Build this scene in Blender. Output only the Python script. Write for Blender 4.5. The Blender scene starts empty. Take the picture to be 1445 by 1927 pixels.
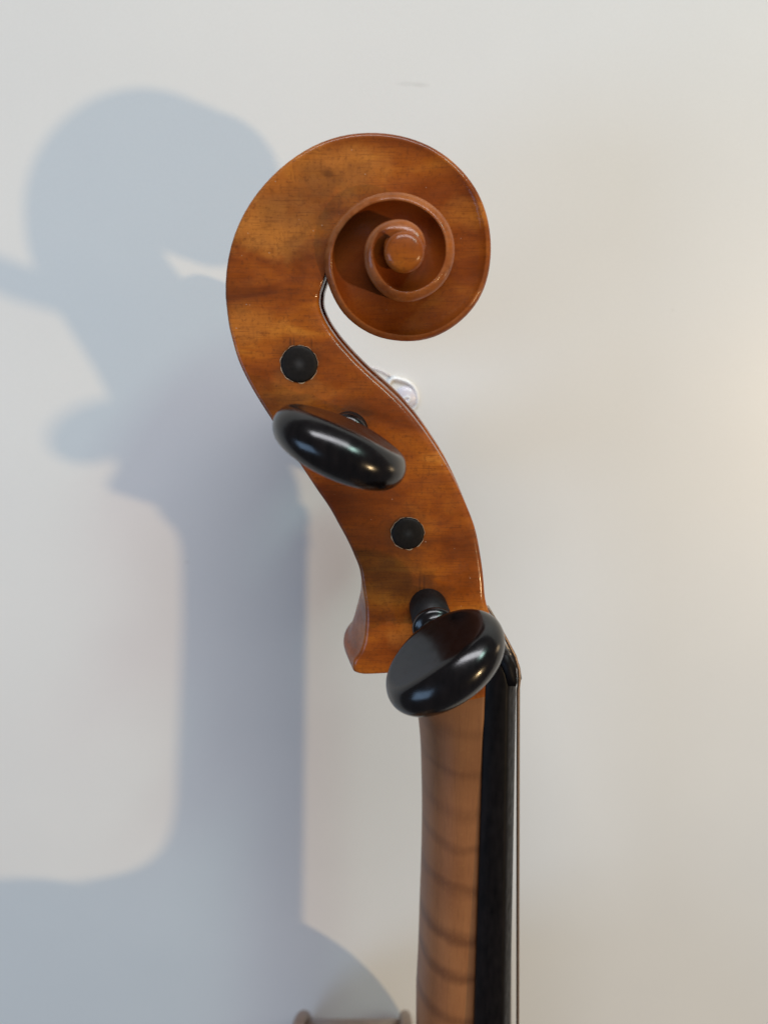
import bpy, bmesh, math, random
import numpy as np
from mathutils import Vector, Matrix

scene = bpy.context.scene
COL = scene.collection
MM = 0.001
rng = np.random.default_rng(7)

# ------------------------------------------------------------------ frames
# Violin frame (mm): x = from back to strings, z = along the neck towards the scroll,
# y = across the violin, pointing down to the table (the violin lies on its side).
SLOPE, HGT = 0.0978, 59.0              # the lower bout is wider, so the axis tips to the table at the scroll
NN = math.hypot(1.0, SLOPE)
NRM = np.array([0, 1 / NN, SLOPE / NN])       # towards the table
TAN = np.array([0, -SLOPE / NN, 1 / NN])
ROT = np.array([[1, 0, 0], TAN, -NRM])
BASE = np.array([0, 0, HGT / NN])


def to_world(p):                       # violin mm -> world metres
    return (ROT @ np.asarray(p, float) + BASE) * MM


def dir_world(d):
    return Vector(ROT @ np.asarray(d, float))


# ------------------------------------------------------------------ camera
F_PX, CAM_D, PITCH = 1560.0, 172.0, math.radians(14)
CF = np.array([0, math.cos(PITCH), -math.sin(PITCH)])
CU = np.array([0, math.sin(PITCH), math.cos(PITCH)])
CR = np.array([1.0, 0, 0])
CAM = -CAM_D * CF


def P(px, py, y):                      # photograph pixel seen at violin depth y -> violin mm
    d = CF + CR * (px - 722.5) / F_PX - CU * (py - 963.5) / F_PX
    return CAM + d * ((y - CAM[1]) / d[1])


def P_table(px, py):
    d = CF + CR * (px - 722.5) / F_PX - CU * (py - 963.5) / F_PX
    k = (HGT / NN - CAM @ NRM) / (d @ NRM)
    return CAM + d * k


cam_data = bpy.data.cameras.new('camera')
cam = bpy.data.objects.new('camera', cam_data)
COL.objects.link(cam)
scene.camera = cam
cr, cu, cb = dir_world(CR), dir_world(CU), dir_world(-CF)
m = Matrix((cr, cu, cb)).transposed().to_4x4()
m.translation = Vector(to_world(CAM))
cam.matrix_world = m
cam_data.sensor_fit = 'HORIZONTAL'
cam_data.sensor_width = 36
cam_data.lens = 36 * F_PX / 1445
cam_data.clip_start, cam_data.clip_end = 0.01, 100
cam_data.dof.use_dof = True
cam_data.dof.focus_distance = 0.161
cam_data.dof.aperture_fstop = 18

# ------------------------------------------------------------------ light
world = bpy.data.worlds.new('World')
scene.world = world
world.use_nodes = True
bg = world.node_tree.nodes['Background']
bg.inputs[0].default_value = (0.86, 0.88, 1.0, 1)
bg.inputs[1].default_value = 0.09

scene.view_settings.view_transform = 'Standard'
scene.view_settings.look = 'None'
scene.view_settings.exposure = 0.08
scene.view_settings.gamma = 1


def area_lamp(name, direction, dist, size, energy, color, shape='DISK', size_y=None, aim=(0, 0, 0)):
    d = bpy.data.lights.new(name, 'AREA')
    d.shape, d.size, d.energy, d.color = shape, size, energy, color
    if size_y:
        d.size_y = size_y
    o = bpy.data.objects.new(name, d)
    COL.objects.link(o)
    v = dir_world(direction).normalized()
    o.location = Vector(to_world(aim)) + v * dist
    o.rotation_euler = v.to_track_quat('Z', 'Y').to_euler()
    return o


area_lamp('warm_lamp', (0.683, -0.696, -0.223), 2.5, 0.095, 19.5, (1.0, 0.71, 0.38))
area_lamp('window_light', (0.50, -0.66, 0.62), 1.2, 0.17, 2.5, (0.66, 1.0, 0.90), 'RECTANGLE', 0.24)
area_lamp('side_window', (-0.76, -0.62, -0.20), 1.3, 0.45, 3.5, (0.42, 0.66, 1.0), 'RECTANGLE', 0.70)
area_lamp('ceiling_bounce', (0.05, -0.58, 0.72), 2.2, 1.8, 36.0, (0.95, 0.95, 1.0), 'RECTANGLE', 0.5)  # added soft fill lamp for the ambient light, no known source
# small warm lamp standing on the table just right of the picture (its glow brightens the right edge)
_d = bpy.data.lights.new('desk_lamp', 'POINT')
_d.energy, _d.color, _d.shadow_soft_size = 0.048, (1.0, 0.72, 0.42), 0.012
_o = bpy.data.objects.new('desk_lamp', _d)
COL.objects.link(_o)
_o.location = Vector(to_world(P_table(1800, 830) - NRM * 80))


# ------------------------------------------------------------------ material helpers
def new_mat(name):
    mt = bpy.data.materials.new(name)
    mt.use_nodes = True
    nt = mt.node_tree
    return mt, nt, nt.nodes['Principled BSDF']


class G:
    """small node-graph helper"""
    def __init__(s, nt):
        s.nt = nt
        tc = nt.nodes.new('ShaderNodeTexCoord')
        mp = nt.nodes.new('ShaderNodeMapping')
        mp.inputs['Scale'].default_value = (1000, 1000, 1000)
        nt.links.new(tc.outputs['Object'], mp.inputs['Vector'])
        s.co = mp.outputs['Vector']          # millimetres

    def link(s, a, b):
        s.nt.links.new(a, b)

    def put(s, sock, v):
        if isinstance(v, bpy.types.NodeSocket):
            s.link(v, sock)
        else:
            sock.default_value = v

    def scaled(s, sx, sy, sz, off=(0, 0, 0)):
        n = s.nt.nodes.new('ShaderNodeMapping')
        n.inputs['Scale'].default_value = (sx, sy, sz)
        n.inputs['Location'].default_value = off
        s.link(s.co, n.inputs['Vector'])
        return n.outputs['Vector']

    def noise(s, vec, scale=1, detail=3, rough=0.55, dist=0.0):
        n = s.nt.nodes.new('ShaderNodeTexNoise')
        n.inputs['Scale'].default_value = scale
        n.inputs['Detail'].default_value = detail
        n.inputs['Roughness'].default_value = rough
        n.inputs['Distortion'].default_value = dist
        s.link(vec, n.inputs['Vector'])
        return n.outputs['Fac']

    def ramp(s, fac, stops, interp='LINEAR'):
        n = s.nt.nodes.new('ShaderNodeValToRGB')
        n.color_ramp.interpolation = interp
        e = n.color_ramp.elements
        while len(e) < len(stops):
            e.new(0.5)
        for el, (p, c) in zip(e, stops):
            el.position = p
            el.color = c if len(c) == 4 else (*c, 1)
        s.link(fac, n.inputs['Fac'])
        return n.outputs['Color']

    def val(s, fac, a, b, lo=0.0, hi=1.0):
        n = s.nt.nodes.new('ShaderNodeMapRange')
        n.interpolation_type = 'SMOOTHSTEP'
        n.inputs['From Min'].default_value, n.inputs['From Max'].default_value = a, b
        n.inputs['To Min'].default_value, n.inputs['To Max'].default_value = lo, hi
        s.link(fac, n.inputs['Value'])
        return n.outputs['Result']

    def math(s, op, a, b=0.0):
        n = s.nt.nodes.new('ShaderNodeMath')
        n.operation = op
        s.put(n.inputs[0], a)
        s.put(n.inputs[1], b)
        return n.outputs[0]

    def mix(s, fac, a, b, blend='MIX'):
        n = s.nt.nodes.new('ShaderNodeMix')
        n.data_type = 'RGBA'
        n.blend_type = blend
        s.put(n.inputs[0], fac)
        s.put(n.inputs[6], a if isinstance(a, bpy.types.NodeSocket) else (*a, 1))
        s.put(n.inputs[7], b if isinstance(b, bpy.types.NodeSocket) else (*b, 1))
        return n.outputs[2]

    def spot(s, c, r, squash=(1, 1, 1)):
        """soft blob around c (mm) of radius r: 1 inside to 0"""
        n = s.nt.nodes.new('ShaderNodeVectorMath')
        n.operation = 'SUBTRACT'
        s.link(s.co, n.inputs[0])
        n.inputs[1].default_value = c
        k = s.nt.nodes.new('ShaderNodeVectorMath')
        k.operation = 'MULTIPLY'
        s.link(n.outputs[0], k.inputs[0])
        k.inputs[1].default_value = squash
        ln = s.nt.nodes.new('ShaderNodeVectorMath')
        ln.operation = 'LENGTH'
        s.link(k.outputs[0], ln.inputs[0])
        w = s.noise(s.scaled(.25, .25, .25), 1, 3)
        d = s.math('ADD', ln.outputs['Value'], s.math('MULTIPLY', s.math('SUBTRACT', w, .5), r * 1.1))
        return s.val(d, r * .35, r, 1.0, 0.0)

    def bump(s, h, strength, dist, normal=None):
        n = s.nt.nodes.new('ShaderNodeBump')
        n.inputs['Strength'].default_value = strength
        n.inputs['Distance'].default_value = dist
        s.link(h, n.inputs['Height'])
        if normal is not None:
            s.link(normal, n.inputs['Normal'])
        return n.outputs['Normal']


def varnished_maple():
    mt, nt, b = new_mat('varnished_maple')
    g = G(nt)
    flame = g.noise(g.scaled(.05, .05, .13, (3.1, 0, 1.7)), 1, 4, .55, .5)
    col = g.ramp(flame, [(.30, (.125, .0235, .002)), (.45, (.25, .054, .0035)), (.58, (.35, .088, .006)), (.74, (.54, .185, .020))])
    # broad colour drift of the varnish
    drift = g.noise(g.scaled(.055, .055, .055, (5, 2, 9)), 1, 2)
    col = g.mix(g.val(drift, .45, .72, 0, .55), col, (.19, .040, .004))
    # worn golden patches on the cheek of the scroll
    for c, r, a in (((P(520, 430, -8)), 9.0, .55), ((P(640, 315, -7)), 8.0, .45), ((P(530, 350, -8)), 7, .25),
                    ((P(880, 400, -7)), 5, .35), ((P(470, 610, -8)), 6, .3), ((P(790, 1190, -12)), 6, .35), ((P(560, 735, -9)), 6, .2)):
        f = g.math('MULTIPLY', g.spot(tuple(c), r, (.75, .5, 1.25)), a)
        col = g.mix(f, col, (.62, .235, .040))
    # old grime patches, with the inner turn's cast shadow painted in beside it
    for c, r, a in (((P(600, 335, -8)), 4.5, .45), ((P(560, 395, -8)), 6.5, .4), ((P(660, 330, -8)), 4, .3), ((P(590, 470, -8)), 5, .4),
                    ((P(740, 1090, -12)), 7, .55), ((P(790, 1110, -12)), 4.5, .55), ((P(700, 1030, -12)), 6, .35),
                    ((P(445, 560, -8)), 5, .3), ((P(520, 770, -9)), 5, .4), ((P(640, 420, -11)), 5, .25)):
        f = g.math('MULTIPLY', g.spot(tuple(c), r, (.7, .5, 1.1)), a)
        col = g.mix(f, col, (.085, .023, .005))
    # dirt rubbed into the wood round the peg holes
    for c in (P(563, 685, -9), P(767, 1004, -11.3), P(806, 1143, -12), P(655, 795, -9.8)):
        f = g.math('MULTIPLY', g.spot(tuple(c), 6.2, (1, .4, 1)), .5)
        col = g.mix(f, col, (.09, .03, .008))
    for px, py, r, sq in ((789, 1103, 2.2, (6, 1, .55)), (797, 1100, 2.0, (6, 1, .6)), (783, 1112, 1.6, (5, 1, .7)), (552, 650, 1.5, (5, 1, .7)), (545, 647, 1.4, (5, 1, .8)),
                          (585, 646, 1.2, (4, 1, .8)), (615, 320, 1.3, (.8, 1, 1.4)), (660, 772, 2.0, (.7, 1, 2)), (690, 778, 1.6, (.8, 1, 2)), (458, 410, .7, (1, 1, 1.2))):
        f = g.math('MULTIPLY', g.spot(tuple(P(px, py, -10)), r, (sq[0], .2, sq[2])), .42)
        col = g.mix(f, col, (.030, .012, .005))
    # fine growth lines running across the cheek
    lines = g.noise(g.scaled(.16, .5, 3.6), 1, 4, .7)
    col = g.mix(g.val(lines, .50, .70, 0, .48), col, (.10, .026, .005))
    lines2 = g.noise(g.scaled(.16, .5, 2.2, (9, 0, 4)), 1, 3, .6)
    col = g.mix(g.val(lines2, .56, .74, 0, .25), col, (.11, .03, .006))
    cross = g.noise(g.scaled(1.3, .5, .22, (1, 0, 8)), 1, 4, .65)
    col = g.mix(g.val(cross, .50, .74, 0, .20), col, (.12, .032, .005))
    mott = g.noise(g.scaled(1.3, 1.3, 1.3), 1, 5, .75)
    col = g.mix(g.val(mott, .49, .68, 0, .48), col, (.10, .026, .004))
    # pores
    pore = g.noise(g.scaled(2.6, 2.6, 4.2, (2, 7, 1)), 1, 2, .5)
    col = g.mix(g.val(pore, .70, .78, 0, .35), col, (.045, .014, .004))
    # tiny pale dust
    dust = nt.nodes.new('ShaderNodeTexVoronoi')
    dust.inputs['Scale'].default_value = .32
    g.link(g.co, dust.inputs['Vector'])
    col = g.mix(g.val(dust.outputs['Distance'], .022, .042, .45, 0), col, (.65, .48, .36))
    at = nt.nodes.new('ShaderNodeAttribute')
    at.attribute_name = 'edge_wear'
    wn = g.noise(g.scaled(.5, .5, .5, (3, 3, 3)), 1, 4)
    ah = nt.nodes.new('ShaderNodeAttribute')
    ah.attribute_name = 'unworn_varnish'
    col = g.mix(g.math('MULTIPLY', ah.outputs['Fac'], .72), col, (.15, .027, .003))  # deep red varnish in the hollowed turns, with their recess shade painted in
    col = g.mix(g.math('MULTIPLY', at.outputs['Fac'], g.val(wn, .3, .65, .15, 1.0)), col, (.38, .135, .045))
    g.link(col, b.inputs['Base Color'])
    rough = g.noise(g.scaled(.22, .22, .5), 1, 4)
    g.link(g.val(rough, .3, .75, .42, .60), b.inputs['Roughness'])
    b.inputs['Specular IOR Level'].default_value = .16
    b.inputs['Coat Weight'].default_value = .5
    g.link(g.val(rough, .3, .75, .09, .20), b.inputs['Coat Roughness'])
    b.inputs['Coat IOR'].default_value = 1.5
    n1 = g.bump(lines, .10, .00012)
    big = g.noise(g.scaled(.5, .5, .5), 1, 4)
    n2 = g.bump(big, .16, .0004, n1)
    g.link(n2, b.inputs['Normal'])
    g.link(n2, b.inputs['Coat Normal'])
    return mt


def neck_maple():
    mt, nt, b = new_mat('neck_maple')
    g = G(nt)
    # flame bands across the neck; centres taken along z (mm), bent by x and a slow noise
    sep = nt.nodes.new('ShaderNodeSeparateXYZ')
    g.link(g.co, sep.inputs[0])
    wob = g.noise(g.scaled(.10, .10, .14), 1, 2)
    x = g.math('SUBTRACT', sep.outputs['X'], 12.0)
    bend = g.math('MULTIPLY', g.math('MULTIPLY', x, x), -.018)
    z = g.math('ADD', sep.outputs['Z'], g.math('MULTIPLY', x, .25))
    z = g.math('ADD', z, bend)
    z = g.math('ADD', z, g.math('MULTIPLY', g.math('SUBTRACT', wob, .5), 5.0))
    zs = [P(860, v, -9)[2] for v in (1292, 1368, 1440, 1513, 1580, 1656, 1745, 1815, 1899, 1975, 2050)]
    amp = [.35, .45, .5, .6, .6, .75, 1, 1, .9, .8, .8]
    tot = None
    wid = [2.4, 3.0, 2.6, 3.4, 2.8, 3.0, 3.6, 3.2, 3.6, 3.0, 3.0]
    amp = [.3, .35, .45, .4, .6, .7, 1, .95, .8, .8, .8]
    for zc, a, wd in zip(zs, amp, wid):
        d = g.math('ABSOLUTE', g.math('SUBTRACT', z, float(zc)))
        f = g.val(d, .1, wd * .85, a, 0)
        tot = f if tot is None else g.math('ADD', tot, f)
    base = g.ramp(g.noise(g.scaled(.12, .12, .05), 1, 3), [(.3, (.23, .086, .030)), (.7, (.31, .123, .044))])
    col = g.mix(g.math('MULTIPLY', tot, .62), base, (.085, .026, .009))
    fib = g.noise(g.scaled(2.4, 2.4, .10), 1, 4, .7)
    col = g.mix(g.val(fib, .5, .72, 0, .3), col, (.11, .038, .013))
    fl = g.noise(g.scaled(1.6, 1.6, 1.1), 1, 4, .7)
    col = g.mix(g.val(fl, .52, .72, 0, .28), col, (.34, .15, .05))
    g.link(col, b.inputs['Base Color'])
    b.inputs['Roughness'].default_value = .42
    b.inputs['Specular IOR Level'].default_value = .45
    g.link(g.bump(fib, .12, .0002), b.inputs['Normal'])
    return mt


def ebony(name, rough, spec=.5, grain=.3):
    mt, nt, b = new_mat(name)
    g = G(nt)
    n = g.noise(g.scaled(.9, .9, .2), 1, 4)
    g.link(g.ramp(n, [(.3, (.0025, .002, .0022)), (.7, (.008, .006, .006))]), b.inputs['Base Color'])
    r = g.noise(g.scaled(.5, .5, .5), 1, 4)
    g.link(g.val(r, .3, .7, rough * .85, rough * 1.2), b.inputs['Roughness'])
    b.inputs['Specular IOR Level'].default_value = spec
    f = g.noise(g.scaled(3, 3, .35), 1, 3)
    g.link(g.bump(f, grain * .06, .0001), b.inputs['Normal'])
    return mt


def plain(name, col, rough, metal=0.0, var=.12, scale=.6, **kw):
    mt, nt, b = new_mat(name)
    g = G(nt)
    n = g.noise(g.scaled(scale, scale, scale), 1, 4)
    g.link(g.ramp(n, [(.3, tuple(c * (1 - var) for c in col)), (.7, tuple(min(1, c * (1 + var)) for c in col))]), b.inputs['Base Color'])
    b.inputs['Roughness'].default_value = rough
    b.inputs['Metallic'].default_value = metal
    for k, v in kw.items():
        b.inputs[k.replace('_', ' ')].default_value = v
    return mt


def table_white():
    mt, nt, b = new_mat('white_satin_table')
    g = G(nt)
    n = g.noise(g.scaled(.02, .02, .02), 1, 3)
    col = g.ramp(n, [(.3, (.785, .782, .77)), (.7, (.81, .806, .79))])
    fine = g.noise(g.scaled(2.2, 2.2, 2.2), 1, 3)
    col = g.mix(g.val(fine, .3, .7, 0, .07), col, (.6, .59, .58))
    for px, py, r, sq in ((770, 157, 2.6, (.6, 1, 3.5)), (790, 160, 1.8, (.7, 1, 3)), (1265, 583, .5, (1, 1, 1)), (352, 1058, .9, (.8, 1, 1.4)), (1080, 1640, .35, (1, 1, 1))):
        c = P_table(px, py)
        col = g.mix(g.math('MULTIPLY', g.spot(tuple(c), r, sq), .12), col, (.36, .34, .32))
    v = nt.nodes.new('ShaderNodeTexVoronoi')
    v.inputs['Scale'].default_value = .022
    g.link(g.co, v.inputs['Vector'])
    col = g.mix(g.val(v.outputs['Distance'], .006, .013, .55, 0), col, (.35, .33, .31))
    g.link(col, b.inputs['Base Color'])
    b.inputs['Roughness'].default_value = .45
    b.inputs['Specular IOR Level'].default_value = .65
    g.link(g.bump(g.noise(g.scaled(.35, .35, .35), 1, 3), .03, .0003), b.inputs['Normal'])
    return mt


M_VARN, M_NECK = varnished_maple(), neck_maple()
M_PEG = ebony('polished_ebony', .19, .5)
M_SHAFT = ebony('dull_ebony', .55, .28, .6)
M_BOARD = ebony('fingerboard_ebony', .46, .14, .4)
M_TABLE = table_white()
M_STR = plain('wound_string_metal', (.27, .19, .14), .42, .8, .15, 4)
M_STR2 = plain('plain_string_metal', (.45, .40, .36), .35, .9, .1, 3)
M_GLARE = plain('clear_white_plastic', (.95, .955, .97), .22, 0, .01, .3, Coat_Weight=.6)
M_LILAC = plain('milky_lilac_plastic', (.72, .69, .76), .3, 0, .05, .3, Coat_Weight=.3)
M_SCRATCH = plain('scratch_grey', (.50, .49, .47), .6, 0, .1, 2)
M_BODY = plain('aged_brown_varnish', (.20, .115, .068), .38, 0, .3, .35, Coat_Weight=.2)
M_END = plain('bare_black_peg_end', (.008, .006, .005), .55, 0, .35, 1.5, Specular_IOR_Level=.22)
M_RIM = plain('bare_wood_rim', (.46, .33, .22), .6, 0, .3, 2.5)


# ------------------------------------------------------------------ object helpers
def obj(name, verts, faces, mat, parent=None, smooth=True):
    me = bpy.data.meshes.new(name)
    me.from_pydata([tuple(float(c) * MM for c in v) for v in verts], [], [tuple(int(i) for i in f) for f in faces])
    me.materials.append(mat)
    if smooth:
        me.polygons.foreach_set('use_smooth', [True] * len(me.polygons))
    me.update()
    o = bpy.data.objects.new(name, me)
    COL.objects.link(o)
    if parent is not None:
        o.parent = parent
    return o


def fix_normals(o):
    bm = bmesh.new()
    bm.from_mesh(o.data)
    bmesh.ops.recalc_face_normals(bm, faces=bm.faces)
    bm.to_mesh(o.data)
    bm.free()
    return o


def tube(pts, rad, seg=12, caps=True):
    pts = [np.asarray(p, float) for p in pts]
    n = len(pts)
    rads = rad if hasattr(rad, '__len__') else [rad] * n
    V, Fc = [], []
    t0 = pts[1] - pts[0]
    ref = np.array([0, 1.0, 0]) if abs(t0[1]) < .8 * np.linalg.norm(t0) else np.array([1.0, 0, 0])
    for i in range(n):
        t = pts[min(i + 1, n - 1)] - pts[max(i - 1, 0)]
        t /= np.linalg.norm(t)
        a = ref - t * (ref @ t)
        a /= np.linalg.norm(a)
        b = np.cross(t, a)
        ref = a
        for k in range(seg):
            w = 2 * math.pi * k / seg
            V.append(pts[i] + rads[i] * (a * math.cos(w) + b * math.sin(w)))
    for i in range(n - 1):
        for k in range(seg):
            k2 = (k + 1) % seg
            Fc.append((i * seg + k, i * seg + k2, (i + 1) * seg + k2, (i + 1) * seg + k))
    if caps:
        Fc.append(tuple(range(seg))[::-1])
        Fc.append(tuple((n - 1) * seg + k for k in range(seg)))
    return V, Fc


def lathe(prof, origin, axis, seg=40):
    """prof: (distance along axis, radius)"""
    axis = np.asarray(axis, float)
    axis /= np.linalg.norm(axis)
    a = np.cross(axis, [0.3, .1, 1.0])
    a /= np.linalg.norm(a)
    b = np.cross(axis, a)
    V, Fc = [], []
    for d, r in prof:
        for k in range(seg):
            w = 2 * math.pi * k / seg
            V.append(np.asarray(origin) + axis * d + r * (a * math.cos(w) + b * math.sin(w)))
    for i in range(len(prof) - 1):
        for k in range(seg):
            k2 = (k + 1) % seg
            Fc.append((i * seg + k, i * seg + k2, (i + 1) * seg + k2, (i + 1) * seg + k))
    Fc.append(tuple(range(seg))[::-1])
    Fc.append(tuple((len(prof) - 1) * seg + k for k in range(seg)))
    return V, Fc


def spline(xs, ys, q):
    """monotone-ish cubic (Catmull-Rom, non uniform) of ys(xs) at q; ys may be 2-D"""
    xs = np.asarray(xs, float)
    ys = np.asarray(ys, float)
    n = len(xs)
    m = np.zeros_like(ys)
    for i in range(n):
        if i == 0:
            m[i] = (ys[1] - ys[0]) / (xs[1] - xs[0])
        elif i == n - 1:
            m[i] = (ys[-1] - ys[-2]) / (xs[-1] - xs[-2])
        else:
            d0 = (ys[i] - ys[i - 1]) / (xs[i] - xs[i - 1])
            d1 = (ys[i + 1] - ys[i]) / (xs[i + 1] - xs[i])
            h0, h1 = xs[i] - xs[i - 1], xs[i + 1] - xs[i]
            m[i] = (d0 * h1 + d1 * h0) / (h0 + h1)
    out = []
    for v in np.atleast_1d(q):
        i = int(np.clip(np.searchsorted(xs, v) - 1, 0, n - 2))
        h = xs[i + 1] - xs[i]
        t = (v - xs[i]) / h
        out.append((2 * t**3 - 3 * t**2 + 1) * ys[i] + (t**3 - 2 * t**2 + t) * h * m[i]
                   + (-2 * t**3 + 3 * t**2) * ys[i + 1] + (t**3 - t**2) * h * m[i + 1])
    return np.array(out)


# ------------------------------------------------------------------ table
def table():
    c = P_table(722, 963)
    V = [c + CR * a + TAN * b - NRM * z for z in (0.0, -25.0) for a, b in ((-900, -900), (900, -900), (900, 500), (-900, 500))]
    Fc = [(0, 1, 2, 3), (7, 6, 5, 4), (0, 4, 5, 1), (1, 5, 6, 2), (2, 6, 7, 3), (3, 7, 4, 0)]
    return V, Fc


root_m = Matrix(ROT.tolist()).to_4x4()


def place_root(o):
    mm = root_m.copy()
    mm.translation = Vector(BASE * MM)
    o.matrix_world = mm


tv, tf = table()
tab = obj('table', tv, tf, M_TABLE, None, False)
fix_normals(tab)
place_root(tab)
tab['kind'] = 'structure'
tab['label'] = 'plain white satin table top under the violin'

# ------------------------------------------------------------------ violin root
violin = bpy.data.objects.new('violin', None)
COL.objects.link(violin)
place_root(violin)
violin['label'] = 'violin lying on its side with amber scroll, black ebony pegs and flamed neck'
violin['category'] = 'violin'

# ------------------------------------------------------------------ carved head: neck, pegbox, scroll as one sweep
EYE = np.array([760.0, 463.0])
E_PX = [(435.6, 634.6), (428.5, 599), (424.4, 557), (425, 519), (430.5, 481), (440, 443), (457, 405), (483.7, 363), (514, 329), (552, 296.6), (590, 273.8),
        (628, 258.5), (666.5, 251), (697, 249), (742.6, 252.8), (780.7, 262.4), (818.7, 279.5), (856.8, 308), (891, 348), (910, 386),
        (920.7, 428), (923.8, 466), (919.6, 511.7), (906.3, 553.6), (883.4, 587.8), (853, 614.5), (818.7, 633.5), (780.7, 641.9),
        (742.6, 640.4), (704.5, 631.6), (674, 614.5), (647.4, 591.6), (628.4, 561.2), (615, 527), (609.5, 496.5), (612, 466), (624.6, 431.8),
        (643.6, 405), (674, 378.5), (704.5, 365), (742.6, 359.4), (776.8, 365), (811, 382.3), (837.8, 409), (853, 443), (856, 473.6),
        (849, 507.9), (830, 538.3), (799.7, 559.3), (765.4, 568), (731, 559.3), (704.5, 536.4), (689.3, 507.9), (684.7, 481), (690, 450.8),
        (708.3, 426), (735, 413), (761.6, 412.2), (784.5, 424), (797.8, 443), (800.5, 466), (794, 488.8), (778, 504), (757.8, 509.8),
        (738.8, 502), (725.5, 481), (722.8, 458.4), (731, 443)]


def spiral_angle(pts):
    out, prev, acc = [], None, 0.0
    for x, y in pts:
        a = math.degrees(math.atan2(463 - y, 760 - x))   # 0 at left, growing clockwise in the picture
        if prev is not None:
            d = (a - prev + 180) % 360 - 180
            acc += d
        else:
            acc = a
        prev = a
        out.append(acc)
    return np.array(out)


E_A = spiral_angle(E_PX)
E_R = np.hypot(*(np.array(E_PX) - EYE).T)
A_END = float(E_A[-1])
H_A = [-40, 0, 90, 180, 270, 330, 360, 450, 540, 630, 720, 810, 900, 990, 1130]
H_V = [8.6, 8.0, 6.6, 6.2, 7.6, 10.0, 11.2, 13.6, 15.2, 16.6, 17.9, 18.8, 19.0, 18.7, 18.5]


def sp_h(a):
    return float(spline(H_A, H_V, [a])[0])


# resample the edge at 5 degrees and smooth lightly
_qa = np.arange(-30, A_END + .01, 4.0)
_qr = spline(E_A, E_R, _qa)
for _ in range(3):
    _qr[1:-1] = .25 * _qr[:-2] + .5 * _qr[1:-1] + .25 * _qr[2:]


def edge_mm(a):
    r = float(np.interp(a, _qa, _qr))
    px = EYE[0] - r * math.cos(math.radians(a))
    py = EYE[1] - r * math.sin(math.radians(a))
    p = P(px, py, -sp_h(a) + .6)
    return np.array([p[0], p[2]])


# stations: dicts with L, R (x,z mm), h, and profile numbers
STN = []


def station(**k):
    d = dict(g=0.0, bulge=0.0, flute=0.0, ch=.9, chy=.8, chR=1.6, chRy=.7, cav=0.0, wall=5.0, dip=0.0, cap=None, foot=0.0)
    d.update(k)
    STN.append(d)


def xz(px, py, y):
    p = P(px, py, y)
    return np.array([p[0], p[2]])


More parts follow.
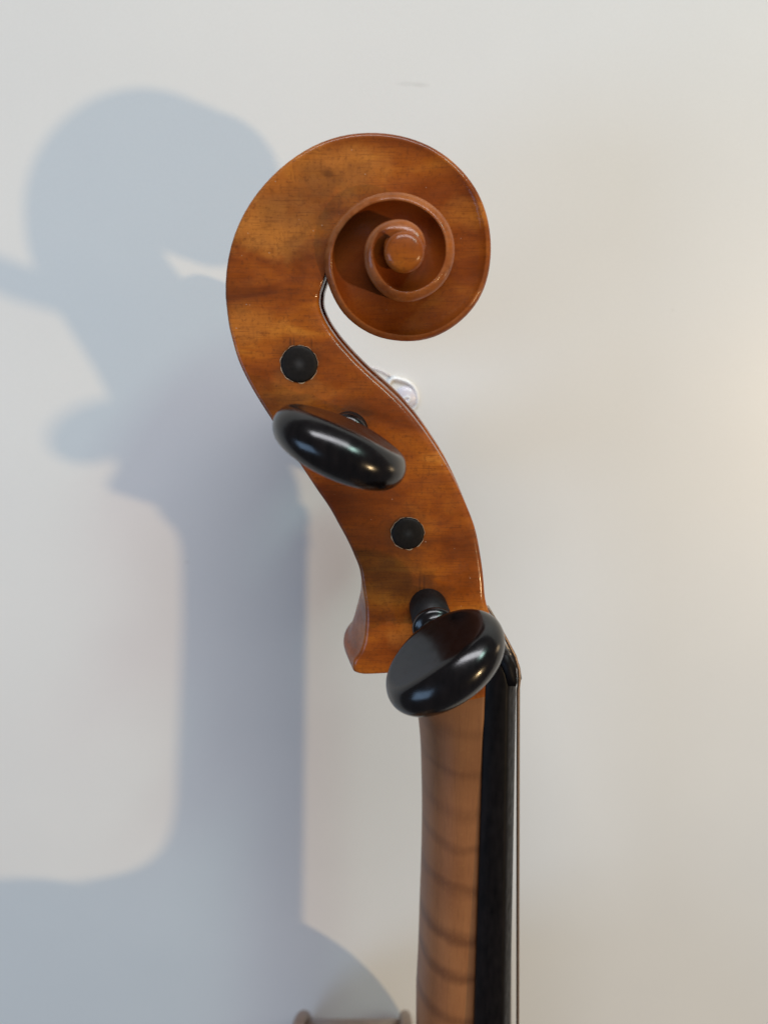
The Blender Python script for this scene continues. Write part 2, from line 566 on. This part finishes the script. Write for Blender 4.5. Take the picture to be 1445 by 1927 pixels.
# (L px, R px, h, D-blend, bulge, ch, chy, cavity, flute)
CTRL = [
    ((784, 1878), (893, 1878), 12.2, 1, 0, 1, 1, 0, 0),
    ((787.5, 1811), (895, 1811), 12.1, 1, 0, 1, 1, 0, 0),
    ((790.8, 1712), (897.5, 1712), 12.0, 1, 0, 1, 1, 0, 0),
    ((794, 1612), (901, 1612), 11.9, 1, 0, 1, 1, 0, 0),
    ((795, 1530), (904, 1530), 11.8, 1, 0, 1, 1, 0, 0),
    ((794, 1463), (906.5, 1463), 11.8, 1, 0, 1, 1, 0, 0),
    ((789.8, 1380), (909, 1380), 11.8, 1, 0, 1, 1, 0, 0),
    ((785, 1345), (910.5, 1348), 11.9, .95, 0, 1.5, 1.5, 0, 0),
    ((775, 1315), (911.5, 1322), 12, .8, 0, 2, 2, 0, 0),
    ((757, 1290), (912.5, 1300), 12.1, .6, 0, 2.5, 2.5, 0, 0),
    ((733, 1274), (915, 1284), 12.2, .4, 0, 2.6, 2.6, 0, 0),
    ((710, 1264), (920, 1271), 12.3, .22, 0, 2.4, 2.4, 0, 0),
    ((690, 1265), (926, 1260), 12.3, .1, .2, 2.0, 2.0, 0, 0),
    ((672, 1268.5), (931, 1250), 12.3, .04, .5, 1.7, 1.7, 0, 0),
    ((664, 1264), (933, 1243), 12.3, 0, 1.0, 1.4, 1.4, .2, 0),
    ((663, 1254), (935, 1237), 12.3, 0, 1.9, 1.1, 1.1, .5, 0),
    ((665, 1242), (936, 1228), 12.3, 0, 2.5, 1.1, 1.1, 2, 0),
    ((673, 1231), (936, 1221), 12.3, 0, 2.35, 1.2, 1.2, 3.5, 0),
    ((680, 1215), (936, 1211), 12.25, 0, 2.3, 1.3, 1.3, 5, 0),
    ((685, 1190), (932, 1190), 12.2, 0, 2.0, 1.2, 1.2, 10, 0),
    ((687, 1150), (921, 1155), 12.0, 0, 1.2, 1.1, 1.0, 12, 0),
    ((681.5, 1105), (913, 1127), 11.8, 0, .5, 1.0, .9, 12, .2),
    ((676.5, 1072), (909, 1083), 11.6, 0, .1, .9, .8, 12, .5),
    ((667, 1047), (903, 1040), 11.4, 0, 0, .9, .8, 12, .8),
    ((653, 1016), (893, 992), 11.2, 0, 0, .8, .8, 12, 1),
    ((636.6, 986), (877.5, 951), 10.9, 0, 0, .8, .8, 12, 1.2),
    ((620, 956), (861, 915), 10.7, 0, 0, .8, .8, 12, 1.2),
    ((596.5, 921.8), (845, 884), 10.4, 0, 0, .8, .8, 12, 1.2),
    ((568.8, 880), (818, 841), 10.1, 0, 0, .8, .8, 11, 1.2),
    ((541, 838.8), (787, 797), 9.8, 0, 0, .8, .8, 10, 1.2),
    ((513.4, 793.8), (754, 758), 9.5, 0, 0, .8, .8, 9.5, 1.2),
    ((489, 755.7), (728, 733), 9.3, 0, 0, .8, .8, 9, 1.2),
    ((465, 714), (690, 699), 9.1, 0, 0, .8, .8, 8, 1.2),
    ((447.7, 676), (655.3, 663.5), 8.9, 0, 0, .8, .8, 6, 1.2),
    ((435.6, 634.6), (624, 625), 8.7, 0, 0, .8, .8, 4, 1.2),
    ((431.5, 618), (609, 600), 8.6, 0, 0, .8, .8, 2.5, 1.2),
    ((428.8, 602), (599.5, 572), 8.5, 0, 0, .8, .8, 1, 1.2),
    ((427.0, 588), (601, 549), 8.4, 0, 0, .8, .8, .2, 1.2),
]
rows = []
for L, R, h, g_, bu, ch, chy, cav, fl in CTRL:
    yl = -3 if g_ > .5 else -h + .4
    a, b = xz(*L, yl), xz(*R, -h + .4)
    rows.append([a[0], a[1], b[0], b[1], h, g_, bu, ch, chy, cav, fl])
rows = np.array(rows)
tpar = np.concatenate([[0], np.cumsum(np.maximum(np.linalg.norm(np.diff(rows[:, :2], axis=0), axis=1), np.linalg.norm(np.diff(rows[:, 2:4], axis=0), axis=1)))])
# heel end of the neck, below the picture
ext = []
d0 = (rows[1] - rows[0])[:4]
L0, R0 = rows[0][:2], rows[0][2:4]
N_CTRL_Q = np.concatenate([np.linspace(tpar[i], tpar[i + 1], 5)[:-1] for i in range(len(tpar) - 1)] + [[tpar[-1]]])
smp = spline(tpar, rows, N_CTRL_Q)
slopeR = (R0 - rows[3][2:4]) / (R0[1] - rows[3][3])
Z_JOINT = -164.0
heel = []
for z, back in ((Z_JOINT, -24.0), (-163.0, -18.0), (-160.5, -9.0), (-157, -2.5), (-152, 2.5), (-146, 5.5), (-139, 7.0), (-133, None)):
    rr = R0 + slopeR * (z - R0[1])
    ll = np.array([L0[0] + .1 if back is None else back, z])
    heel.append((ll, rr))
for ll, rr in heel:
    station(L=ll, R=rr, h=12.4, g=1.0)
for r in smp:
    if r[1] < -131.5:
        continue
    wall_ = 5.0
    station(L=r[:2].copy(), R=r[2:4].copy(), h=r[4], g=float(np.clip(r[5], 0, 1)), bulge=r[6], ch=max(.3, r[7]), chy=max(.3, r[8]),
            cav=max(0, r[9]), flute=max(0, r[10]), wall=wall_, chR=1.5 if r[9] > .3 else .5, chRy=.7 if r[9] > .3 else .3)
N_BOX = len(STN)
# volute
ch_a = [-30, 60, 150, 220, 270, 330, 400, 640, 790, 840, 930]
ch_v = [.8, .8, .9, 1.0, 1.1, 1.3, 1.5, 1.65, 2.5, 2.3, 1.0]
cy_v = [.7, .7, .8, 1.0, 1.2, 1.3, 1.3, 1.4, 1.4, 1.2, .9]
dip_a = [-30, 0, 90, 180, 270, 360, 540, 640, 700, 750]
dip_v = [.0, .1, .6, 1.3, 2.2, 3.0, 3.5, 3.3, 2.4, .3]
A_OPEN = A_END - 360
CEN = xz(760, 466, -19.0)
CEN_H = 18.7
for a in np.arange(-16, A_END + .01, 4.0):
    h = sp_h(a)
    L = edge_mm(a)
    ch, chy = float(np.interp(a, ch_a, ch_v)), float(np.interp(a, ch_a, cy_v))
    fl = 1.2 if a < 200 else max(0, 1.2 - (a - 200) / 60)
    if a <= A_OPEN:
        R = edge_mm(a + 360)
        w = np.linalg.norm(R - L)
        R = R + (R - L) / w * .25
        station(L=L, R=R, h=h, ch=min(ch, w * .42), chy=chy, chR=.05, chRy=.03, dip=float(np.interp(a, dip_a, dip_v)), flute=fl, bev=float(np.interp(a, [150, 300], [0, .5])))
    else:
        t = min(1.0, (a - A_OPEN) / 70.0)
        t = t * t * (3 - 2 * t)
        e_end = edge_mm(A_END)
        u1 = .04 + .96 * t
        station(L=L, R=e_end + (CEN - e_end) * u1, h=h, ch=ch, chy=chy, chR=.02, chRy=.0, cap=sp_h(A_END) + (CEN_H - sp_h(A_END)) * (1 - (1 - u1) ** 2), flute=0, bev=float(np.interp(a, [820, 900], [.5, 0])))

NB, NC, NFACE, NRC = 10, 5, 16, 4


def half_section(s):
    """points (offset from L towards R, y<=0) from the back centre to the front centre"""
    w = float(np.linalg.norm(s['R'] - s['L']))
    h, ch, chy, chR, chRy = s['h'], s['ch'], s['chy'], s['chR'], s['chRy']
    ch = min(ch, w * .45)
    pts = []
    for i in range(NB):
        t = i / (NB - 1)
        pts.append((s['flute'] * math.sin(math.pi * t) ** 1.3 - s['bulge'] * (1 - t ** 2.2), -t * (h - chy)))
    for i in range(1, NC + 1):
        a = math.pi / 2 * i / NC
        t = i / NC
        bv = s.get('bev', 0.0)
        pts.append((ch * ((1 - math.cos(a)) * (1 - bv) + t * bv), -(h - chy) - chy * (math.sin(a) * (1 - bv) + t * bv)))
    w1 = w - chR
    for i in range(1, NFACE + 1):
        u = i / NFACE
        uu = u ** 1.35
        off = ch + (w1 - ch) * uu
        if s['cap']:
            y = -(h + (s['cap'] - h) * (1 - (1 - u) ** 2))
        else:
            y = -(h - s['dip'] * ((1 - math.exp(-(off - ch) / 1.3)) * .72 + .28 * uu))
        pts.append((off, y))
    yf = -pts[-1][1]
    for i in range(1, NRC + 1):
        a = math.pi / 2 * i / NRC
        pts.append((w1 + chR * math.sin(a), -(yf - chRy * (1 - math.cos(a)))))
    yc = yf - chRy
    cav = min(s['cav'], w - 6)
    wl = max(0.0, yc - s['wall']) if s['cav'] > .05 else max(0.0, yc - s['wall'])
    pts.append((w, -(wl + (yc - wl) * .5)))
    pts.append((w, -wl - .3))
    pts.append((w - min(.3, cav), -wl))
    pts.append((w - cav * .5, -wl))
    pts.append((w - cav, -wl))
    pts.append((w - cav, 0))
    pts = np.array(pts)
    g = s['g']
    if g > 0:
        # D-shaped neck: ellipse-like back, straight sides up to the board
        n1 = NB + NC + NFACE
        D = []
        wd = w * .80
        for i in range(n1):
            a = math.pi / 2 * i / (n1 - 1)
            D.append((wd * (1 - math.cos(a) ** .92), -h * math.sin(a) ** .88))
        for i in range(1, NRC + 1):
            D.append((wd + (w - wd) * i / NRC, -h))
        for f in (.75, .6, .5, .35, .2, 0):
            D.append((w, -h * f))
        pts = pts * (1 - g) + np.array(D) * g
    return pts


sections = []
for s in STN:
    hp = half_section(s)
    u = (s['R'] - s['L']) / np.linalg.norm(s['R'] - s['L'])
    ring = []
    for off, y in hp:
        q = s['L'] + u * off
        ring.append((q[0], y, q[1]))
    for off, y in hp[-2:0:-1]:
        q = s['L'] + u * off
        ring.append((q[0], -y, q[1]))
    sections.append(ring)
NS, NR = len(sections), len(sections[0])
HV = [p for r in sections for p in r]
HF = []
for i in range(NS - 1):
    for k in range(NR):
        k2 = (k + 1) % NR
        HF.append((i * NR + k, i * NR + k2, (i + 1) * NR + k2, (i + 1) * NR + k))
full = obj('carved_head', HV, HF, M_VARN)
fix_normals(full)
full.data.update()
vn = np.zeros(len(HV) * 3)
full.data.vertices.foreach_get('normal', vn)
vn = vn.reshape(-1, 3)
full_faces = [tuple(p.vertices) for p in full.data.polygons]
fn = np.array([p.normal[:] for p in full.data.polygons])
# make normals point outward: the near cheek of the pegbox must face -y
st = N_BOX - 30
probe = st * NR + NB + NC + 6
if vn[probe][1] > 0:
    vn = -vn
    full_faces = [f[::-1] for f in full_faces]
bpy.data.objects.remove(full)

WEAR, HOLLOW = [], []
for s in STN:
    k = s.get('bev', 0.0)
    row = [0.0] * NR
    for i in range(NB - 1, NB + NC):
        row[i] = k if i < NB + NC - 1 else k * .8
        row[(NR - i) % NR] = row[i]
    WEAR += row
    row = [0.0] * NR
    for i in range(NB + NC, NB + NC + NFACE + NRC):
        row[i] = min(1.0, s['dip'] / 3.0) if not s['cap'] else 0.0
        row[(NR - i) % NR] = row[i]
    HOLLOW += row
CUT_NECK = next(i for i, s in enumerate(STN) if s['g'] < .70)          # below: bare neck
CUT_SCROLL = next(i for i, s in enumerate(STN) if s['L'][1] > xz(435, 640, -8.6)[1] and i > CUT_NECK)


def head_part(name, i0, i1, mat, caps=()):
    idx = range(i0 * NR, (i1 + 1) * NR)
    V = [HV[i] for i in idx]
    base = i0 * NR
    Fc = [tuple(v - base for v in f) for f in full_faces if min(f) >= base and max(f) < (i1 + 1) * NR]
    N = [tuple(vn[i]) for i in idx]
    if 'a' in caps:
        Fc.append(tuple(range(NR)))
    if 'b' in caps:
        Fc.append(tuple((i1 - i0) * NR + k for k in range(NR))[::-1])
    o = obj(name, V, Fc, mat, violin)
    o.data.normals_split_custom_set_from_vertices(N)
    at = o.data.attributes.new('edge_wear', 'FLOAT', 'POINT')
    at.data.foreach_set('value', [WEAR[i] for i in idx])
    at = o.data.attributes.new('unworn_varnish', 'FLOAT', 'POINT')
    at.data.foreach_set('value', [HOLLOW[i] for i in idx])
    return o


neck = head_part('neck', 0, CUT_NECK, M_NECK, ('a',))
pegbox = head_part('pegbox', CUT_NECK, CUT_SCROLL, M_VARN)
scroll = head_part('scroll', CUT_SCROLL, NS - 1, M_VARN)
EYE_C = xz(761, 473.5, -19.6)
eprof = [(15.0, 3.0), (17.2, 3.38), (18.6, 3.50), (19.15, 3.42), (19.55, 3.2), (19.85, 2.85), (20.05, 2.3), (20.18, 1.5), (20.24, .6), (20.25, .02)]
for sd in (-1, 1):
    V, Fc = lathe(eprof, (EYE_C[0], 0, EYE_C[1]), (0, sd, 0), 48)
    fix_normals(obj('eye_button', V, Fc, M_VARN, scroll))
neck['label'] = 'paler unvarnished neck with dark flame bands'


# ------------------------------------------------------------------ pegs
def thumb_mesh(c, axis, wdir, hw=12.0, ha=10.0, tk=6.3):
    axis = np.asarray(axis, float); axis /= np.linalg.norm(axis)
    wdir = np.asarray(wdir, float); wdir = wdir - axis * (wdir @ axis); wdir /= np.linalg.norm(wdir)
    td = np.cross(axis, wdir)
    seg = 96
    V, Fc = [], []
    rs = [math.sin(a) for a in np.linspace(0, math.pi / 2, 34)]
    rings = [(r, 1) for r in rs] + [(r, -1) for r in rs[-2::-1]]
    e = 2 / 2.12
    for r, sg in rings:
        for k in range(seg):
            w = 2 * math.pi * k / seg
            cw, sw = math.cos(w), math.sin(w)
            ux = math.copysign(abs(cw) ** e, cw) * r
            uy = math.copysign(abs(sw) ** e, sw) * r
            te = tk * math.sqrt(max(0.0, 1 - r * r))
            yy = max(0.0, uy + .15) / 1.15
            tf = (.63 * tk + .12 * tk * yy ** 2) * (1 - .30 * ux * ux)
            q = .6
            hh = max(0.0, min(1.0, .5 + .5 * (tf - te) / q))
            th = tf * (1 - hh) + te * hh - q * hh * (1 - hh)
            th = max(th, 0.0) if r < .9999 else 0.0
            x = ux * hw * (1 - (.12 * uy * uy if uy < 0 else 0))
            V.append(c + wdir * x + axis * uy * ha + td * sg * th)
    for i in range(len(rings) - 1):
        for k in range(seg):
            k2 = (k + 1) % seg
            Fc.append((i * seg + k, i * seg + k2, (i + 1) * seg + k2, (i + 1) * seg + k))
    return V, Fc


def make_peg(xz0, side, hcheek, head_at=None, wdir=(.9, 0, -.4), r=3.65, label=None, length=18.0):
    """side -1: head on the near (upper) cheek, +1: on the cheek facing the table"""
    p0 = np.array([xz0[0], side * hcheek, xz0[1]])
    if head_at is None:
        head_at = np.array([xz0[0], side * (hcheek + length), xz0[1]])
    axis = head_at - p0
    Lh = np.linalg.norm(axis)
    axis = axis / Lh
    thru = 2 * hcheek / abs(axis[1])
    # shaft through the pegbox, ends a hair proud of the far cheek
    prof = [(-thru - .3, .0), (-thru - .3, r * .80), (-thru - .28, r * .84), (-thru - .2, r * .88), (-thru, r * .90), (0, r), (Lh - 12.2, r + .15)]
    V, Fc = lathe(prof, p0, axis)
    pg = obj('peg', V, Fc, M_SHAFT, violin)
    fix_normals(pg)
    if label:
        pg['label'] = label
    V, Fc = lathe([(-thru - .55, 0), (-thru - .53, r * .4), (-thru - .47, r * .7), (-thru - .41, r * .81), (-thru - .36, r * .845), (-thru - .31, r * .85)], p0, axis)
    fix_normals(obj('peg_end', V, Fc, M_END, pg))
    pc = [(Lh - 12.6, r - .6), (Lh - 12.2, r + .15), (Lh - 11.9, r + .40), (Lh - 11.4, r + .52), (Lh - 10.9, r + .38), (Lh - 10.5, r - .1), (Lh - 10.2, r - .8),
          (Lh - 9.4, r - 1.05), (Lh - 8.4, r - .9), (Lh - 7, r - .9), (Lh - 4.5, 1.7)]
    V, Fc = lathe(pc, p0, axis)
    c = obj('collar', V, Fc, M_PEG, pg)
    fix_normals(c)
    V, Fc = thumb_mesh(head_at, axis, wdir)
    t = obj('thumb_piece', V, Fc, M_PEG, pg)
    fix_normals(t)
    return pg, axis


G_ROOT = xz(806, 1143, -12); D_ROOT = xz(656, 811, -9.9)
A_END_XZ = xz(563, 685, -9.1); E_END_XZ = xz(767.3, 1004, -11.3)
make_peg(G_ROOT, -1, 12.05, P(836, 1245, -30.5), (.80, 0, .60), 3.75, 'lower near peg, thumb piece turned with its broad hollow face up')
make_peg(D_ROOT, -1, 9.95, P(639.5, 840, -28.5), (.905, 0, -.42), 3.75, 'upper near peg with its thumb piece seen edge on')
# far pegs: the thin end shows as a black disc in the near cheek
make_peg(A_END_XZ, 1, 9.1, None, (.68, 0, -.73), 3.85, 'peg whose black end shows in the upper hole', length=21.0)
make_peg(E_END_XZ, 1, 11.3, None, (.45, 0, -.89), 3.55, 'peg whose black end shows in the lower hole')

# pale crescents imitating the lit lower walls of the two peg holes
for (cx, cz), hh, r in ((A_END_XZ, 9.05, 3.50), (E_END_XZ, 11.25, 3.24)):
    pts, rad = [], []
    n = 60
    for k in range(n + 1):
        w = 2 * math.pi * k / n
        wob = 1 + .015 * math.sin(7 * w) + .02 * math.sin(13 * w + 1)
        pts.append((cx + r * wob * math.cos(w), -hh - .02, cz + r * wob * math.sin(w)))
        low = .5 - .5 * math.sin(w + .5)
        rad.append(.03 + .24 * max(0, low - .35) * (.6 + .4 * math.sin(9 * w + 2)))
    V, Fc = tube(pts, rad, 8, False)
    obj('hole_rim', V, Fc, M_RIM, pegbox)

# ------------------------------------------------------------------ fingerboard, nut, strings
Z_NUT0 = xz(944, 1289, -12)[1]           # top end of the board
j0, j1 = P(911.5, 1300, -12), P(891, 1927, -12.6)
c0, c1 = P(956, 1300, -12), P(945, 1927, -13)
t0_, t1_ = P(974, 1300, -4), P(961.5, 1927, -4)


def lin(a, b, z):
    return a[0] + (b[0] - a[0]) * (z - a[2]) / (b[2] - a[2])


def board_section(z, xmax=None):
    f = (Z_NUT0 - z) / 270
    hw = 12.1 + 9.0 * f
    xj, xc, xt = lin(j0, j1, z) + .05, lin(c0, c1, z), lin(t0_, t1_, z)
    if xmax is not None:
        xc, xt = xmax - .1, xmax
    pts = [(xj, 0), (xj, -hw + .6), (xj + .3, -hw + .25), (xc - .6, -hw), (xc, -hw + .15)]
    for i in range(1, 11):
        t = i / 10
        yy = -(hw - .15) * (1 - t)
        pts.append((xt - (xt - xc) * (yy / hw) ** 2, yy))
    return pts + [(x, -y) for x, y in pts[-2:0:-1]]


zs = [Z_NUT0] + list(np.linspace(Z_NUT0 - 3, Z_NUT0 - 270, 24))
V, Fc = [], []
ends = [(944.5, 1247), (949.5, 1257), (953.5, 1269), (956.5, 1282), (957.5, 1288)]
for a, b in ends:
    q = xz(a, b, -12)
    V += [(x, y, q[1]) for x, y in board_section(q[1], q[0])]
for z in zs:
    V += [(x, y, z) for x, y in board_section(z)]
n = len(board_section(zs[0]))
NBS = len(zs) + len(ends)
for i in range(NBS - 1):
    for k in range(n):
        Fc.append((i * n + k, i * n + (k + 1) % n, (i + 1) * n + (k + 1) % n, (i + 1) * n + k))
Fc.append(tuple(range(n)))
Fc.append(tuple((NBS - 1) * n + k for k in range(n))[::-1])
fb = obj('fingerboard', V, Fc, M_BOARD, violin)
fix_normals(fb)

# nut: rounded little block across the end of the board
nut_px = [(938, 1243), (944, 1232), (951, 1229), (958, 1232), (965.5, 1244), (970.3, 1258), (972, 1272), (971.8, 1284), (970.5, 1290), (956, 1290), (951.5, 1270), (945.5, 1256)]
prof = [xz(a, b, -11.5) for a, b in nut_px]
prof = np.array(prof)
cen = prof.mean(0)
V, Fc = [], []
ys = [-12.2, -11.9, -11, -8, -4, 0, 4, 8, 11, 11.9, 12.2]
for y in ys:
    k = .965 if abs(y) > 12 else (.99 if abs(y) > 11.5 else 1)
    lift = .35 * (1 - (y / 12.2) ** 2)
    for p in prof:
        q = cen + (p - cen) * k
        V.append((q[0] + lift * np.clip((q[0] - cen[0] + 1) / 2, 0, 1) - 1.5 * (y + 12) / 24, y, q[1] - .6 * (y + 12) / 24))
n = len(prof)
for i in range(len(ys) - 1):
    for k in range(n):
        Fc.append((i * n + k, i * n + (k + 1) % n, (i + 1) * n + (k + 1) % n, (i + 1) * n + k))
Fc.append(tuple(range(n)))
Fc.append(tuple((len(ys) - 1) * n + k for k in range(n))[::-1])
nut = obj('nut', V, Fc, M_BOARD, violin)
fix_normals(nut)

# strings: over the nut, down the board, up into the pegbox
STR = [(-8.2, .35, M_STR, G_ROOT, 0.0), (-2.8, .34, M_STR2, D_ROOT, .95), (2.8, .28, M_STR2, A_END_XZ, .1), (8.2, .14, M_STR2, E_END_XZ, -.6)]
sa, sb = P(974.6, 1300, -8.2), P(974.4, 1927, -9.5)
for i, (y, r, mt, peg, lift) in enumerate(STR):
    k = y / -8.2
    yb = y * 1.42
    pts = []
    zb_, za_ = -330.0, sa[2]
    for t in np.linspace(0, 1, 14):
        z = zb_ + (za_ - zb_) * t
        pts.append((lin(sa, sb, z) + lift, y + (yb - y) * (1 - t) * 1.0, z))
    dx = lift
    if i == 0:
        over = [(976.8, 1281), (976.0, 1260), (968.8, 1235), (952, 1203), (936, 1174), (918, 1143)]
    else:
        over = [(975.8, 1278), (972.5, 1256), (963.5, 1233), (949, 1216), (925, 1190), (905, 1166)]
    for a, b in over:
        q = P(a, b, y)
        pts.append((q[0] + (dx - (0 if i == 0 else .5)) * .8, y, q[2]))
    end = np.array([peg[0] + 3.4, y * .7, peg[1] - 1.0]) if i == 0 else np.array([peg[0] + 3.2, y * .6, peg[1] - .8])
    pts.append(tuple(end))
    V, Fc = tube(pts, r, 10)
    s_ = obj('string', V, Fc, mt, violin)
    # the winding on the peg inside the box
    wv = [(peg[0] + (4.1) * math.cos(w), y * .7 + w * .12 - 1.2, peg[1] + 4.1 * math.sin(w)) for w in np.linspace(0, 6 * math.pi, 70)]
    V, Fc = tube(wv, r, 8)
    obj('winding', V, Fc, mt, s_)

# ------------------------------------------------------------------ body
OUT = [(0, 0), (12, .3), (25, 3), (40, 8.5), (55, 17), (68, 29), (77, 42), (82.5, 56), (84, 70), (82, 86), (76, 104), (68, 120), (60, 132), (55.5, 138),
       (54.5, 150), (54.5, 165), (57, 185), (64, 205), (74, 221), (82, 229), (90, 240), (99, 259), (103, 284), (101.5, 308), (93, 329), (76, 345), (50, 353), (25, 355.5), (0, 356)]
Z_BODY = -164.5
ta = np.arange(len(OUT))
half = spline(ta, np.array(OUT, float), np.linspace(0, len(OUT) - 1, 140))
ring = [(y, Z_BODY - d) for y, d in half] + [(-y, Z_BODY - d) for y, d in half[-2:0:-1]]
ring = np.array(ring)
cen = np.array([0, Z_BODY - 180.0])
XB, XT = -29.0, 9.0


def offset_ring(d):
    t = np.roll(ring, -1, 0) - np.roll(ring, 1, 0)
    t /= np.linalg.norm(t, axis=1)[:, None]
    nrm = np.stack([-t[:, 1], t[:, 0]], 1)
    if ((ring + nrm - cen) ** 2).sum() < ((ring - cen) ** 2).sum():
        nrm = -nrm
    return ring + nrm * d


def loft(rings):
    n = len(rings[0][1])
    V, Fc = [], []
    for x, r in rings:
        xs = x if hasattr(x, '__len__') else [x] * n
        V += [(xx, p[0], p[1]) for xx, p in zip(xs, r)]
    for i in range(len(rings) - 1):
        for k in range(n):
            k2 = (k + 1) % n
            Fc.append((i * n + k, i * n + k2, (i + 1) * n + k2, (i + 1) * n + k))
    Fc.append(tuple(range(n)))
    Fc.append(tuple((len(rings) - 1) * n + k for k in range(n))[::-1])
    return V, Fc


body = bpy.data.objects.new('body', None)
rib_r = offset_ring(-2.6)
V, Fc = loft([(XB + 3, rib_r), (XT - 3, rib_r)])
rib = obj('body', V, Fc, M_BODY, violin)
bpy.data.objects.remove(body)
fix_normals(rib)


def plate(name, x_in, x_out, mat):
    s = 1 if x_out > x_in else -1
    e = []
    for a in np.linspace(-90, 90, 9):
        e.append(((x_in + x_out) / 2 + s * 1.95 * math.sin(math.radians(a)), offset_ring(-1.9 + 1.9 * math.cos(math.radians(a)))))
    for f, up in ((.94, -.4), (.88, .8), (.75, 5), (.55, 9.5), (.3, 12.5), (.05, 13.5)):
        e.append((x_out + s * up, cen + (ring - cen) * f))
    V, Fc = loft([(e[0][0], offset_ring(-6))] + e)
    return fix_normals(obj(name, V, Fc, mat, rib))


plate('back_plate', XB + 3.9, XB, M_BODY)
plate('top_plate', XT - 3.9, XT, M_BODY)

# ------------------------------------------------------------------ unidentified pale glare on the table, built as a little loop
loop = bpy.data.objects.new('plastic_loop', None)
COL.objects.link(loop)
lc = P_table(760, 744)
lr = root_m.copy()
lr.translation = Vector(to_world(lc))
loop.matrix_world = lr
loop['label'] = 'tiny clear whitish plastic loop with lilac middle lying on the table beside the pegbox'
loop['category'] = 'plastic loop'  # no known plastic part, stands in for the unidentified pale glare
SC = 1 / 6.95                            # mm per photograph pixel at the table


def lp(px, py, up):
    v = P_table(px, py) - lc - NRM * up
    return tuple(v)


ringpx = [(738, 762), (733, 745), (731, 728), (734, 716), (742, 711), (753, 713), (765, 717), (776, 725), (783, 736), (786, 748), (785, 758), (780, 766), (772, 771), (762, 772)]
q = spline(np.arange(len(ringpx)), np.array(ringpx, float), np.linspace(0, len(ringpx) - 1, 70))
V, Fc = tube([lp(a, b, .55) for a, b in q], [.24 + .20 * math.sin(math.pi * min(1, i / 50)) for i in range(70)], 12)
obj('ring', V, Fc, M_GLARE, loop)
# lilac dome
V, Fc = [], []
c = (764, 748)
for i, (r, up) in enumerate(((22, .02), (21, .35), (18, .75), (13, 1.05), (7, 1.2), (.5, 1.22))):
    for k in range(40):
        w = 2 * math.pi * k / 40
        V.append(lp(c[0] + r * math.cos(w), c[1] + r * math.sin(w), up))
for i in range(5):
    for k in range(40):
        k2 = (k + 1) % 40
        Fc.append((i * 40 + k, i * 40 + k2, (i + 1) * 40 + k2, (i + 1) * 40 + k))
fix_normals(obj('dome', V, Fc, M_LILAC, loop))
sw = [(750, 752), (758, 748), (766, 744), (771, 748), (768, 754), (761, 757), (766, 764)]
q = spline(np.arange(len(sw)), np.array(sw, float), np.linspace(0, len(sw) - 1, 36))
V, Fc = tube([lp(a, b, 1.25) for a, b in q], .3, 10)
obj('curl', V, Fc, M_GLARE, loop)
tl = [(736, 708), (722, 700), (708, 694), (694, 690), (684, 688)]  # thin strand imitating the soft shadow line on the table
V, Fc = tube([lp(a, b, .3) for a, b in tl], [.2, .16, .14, .12, .08], 8)
obj('tail', V, Fc, M_LILAC, loop)
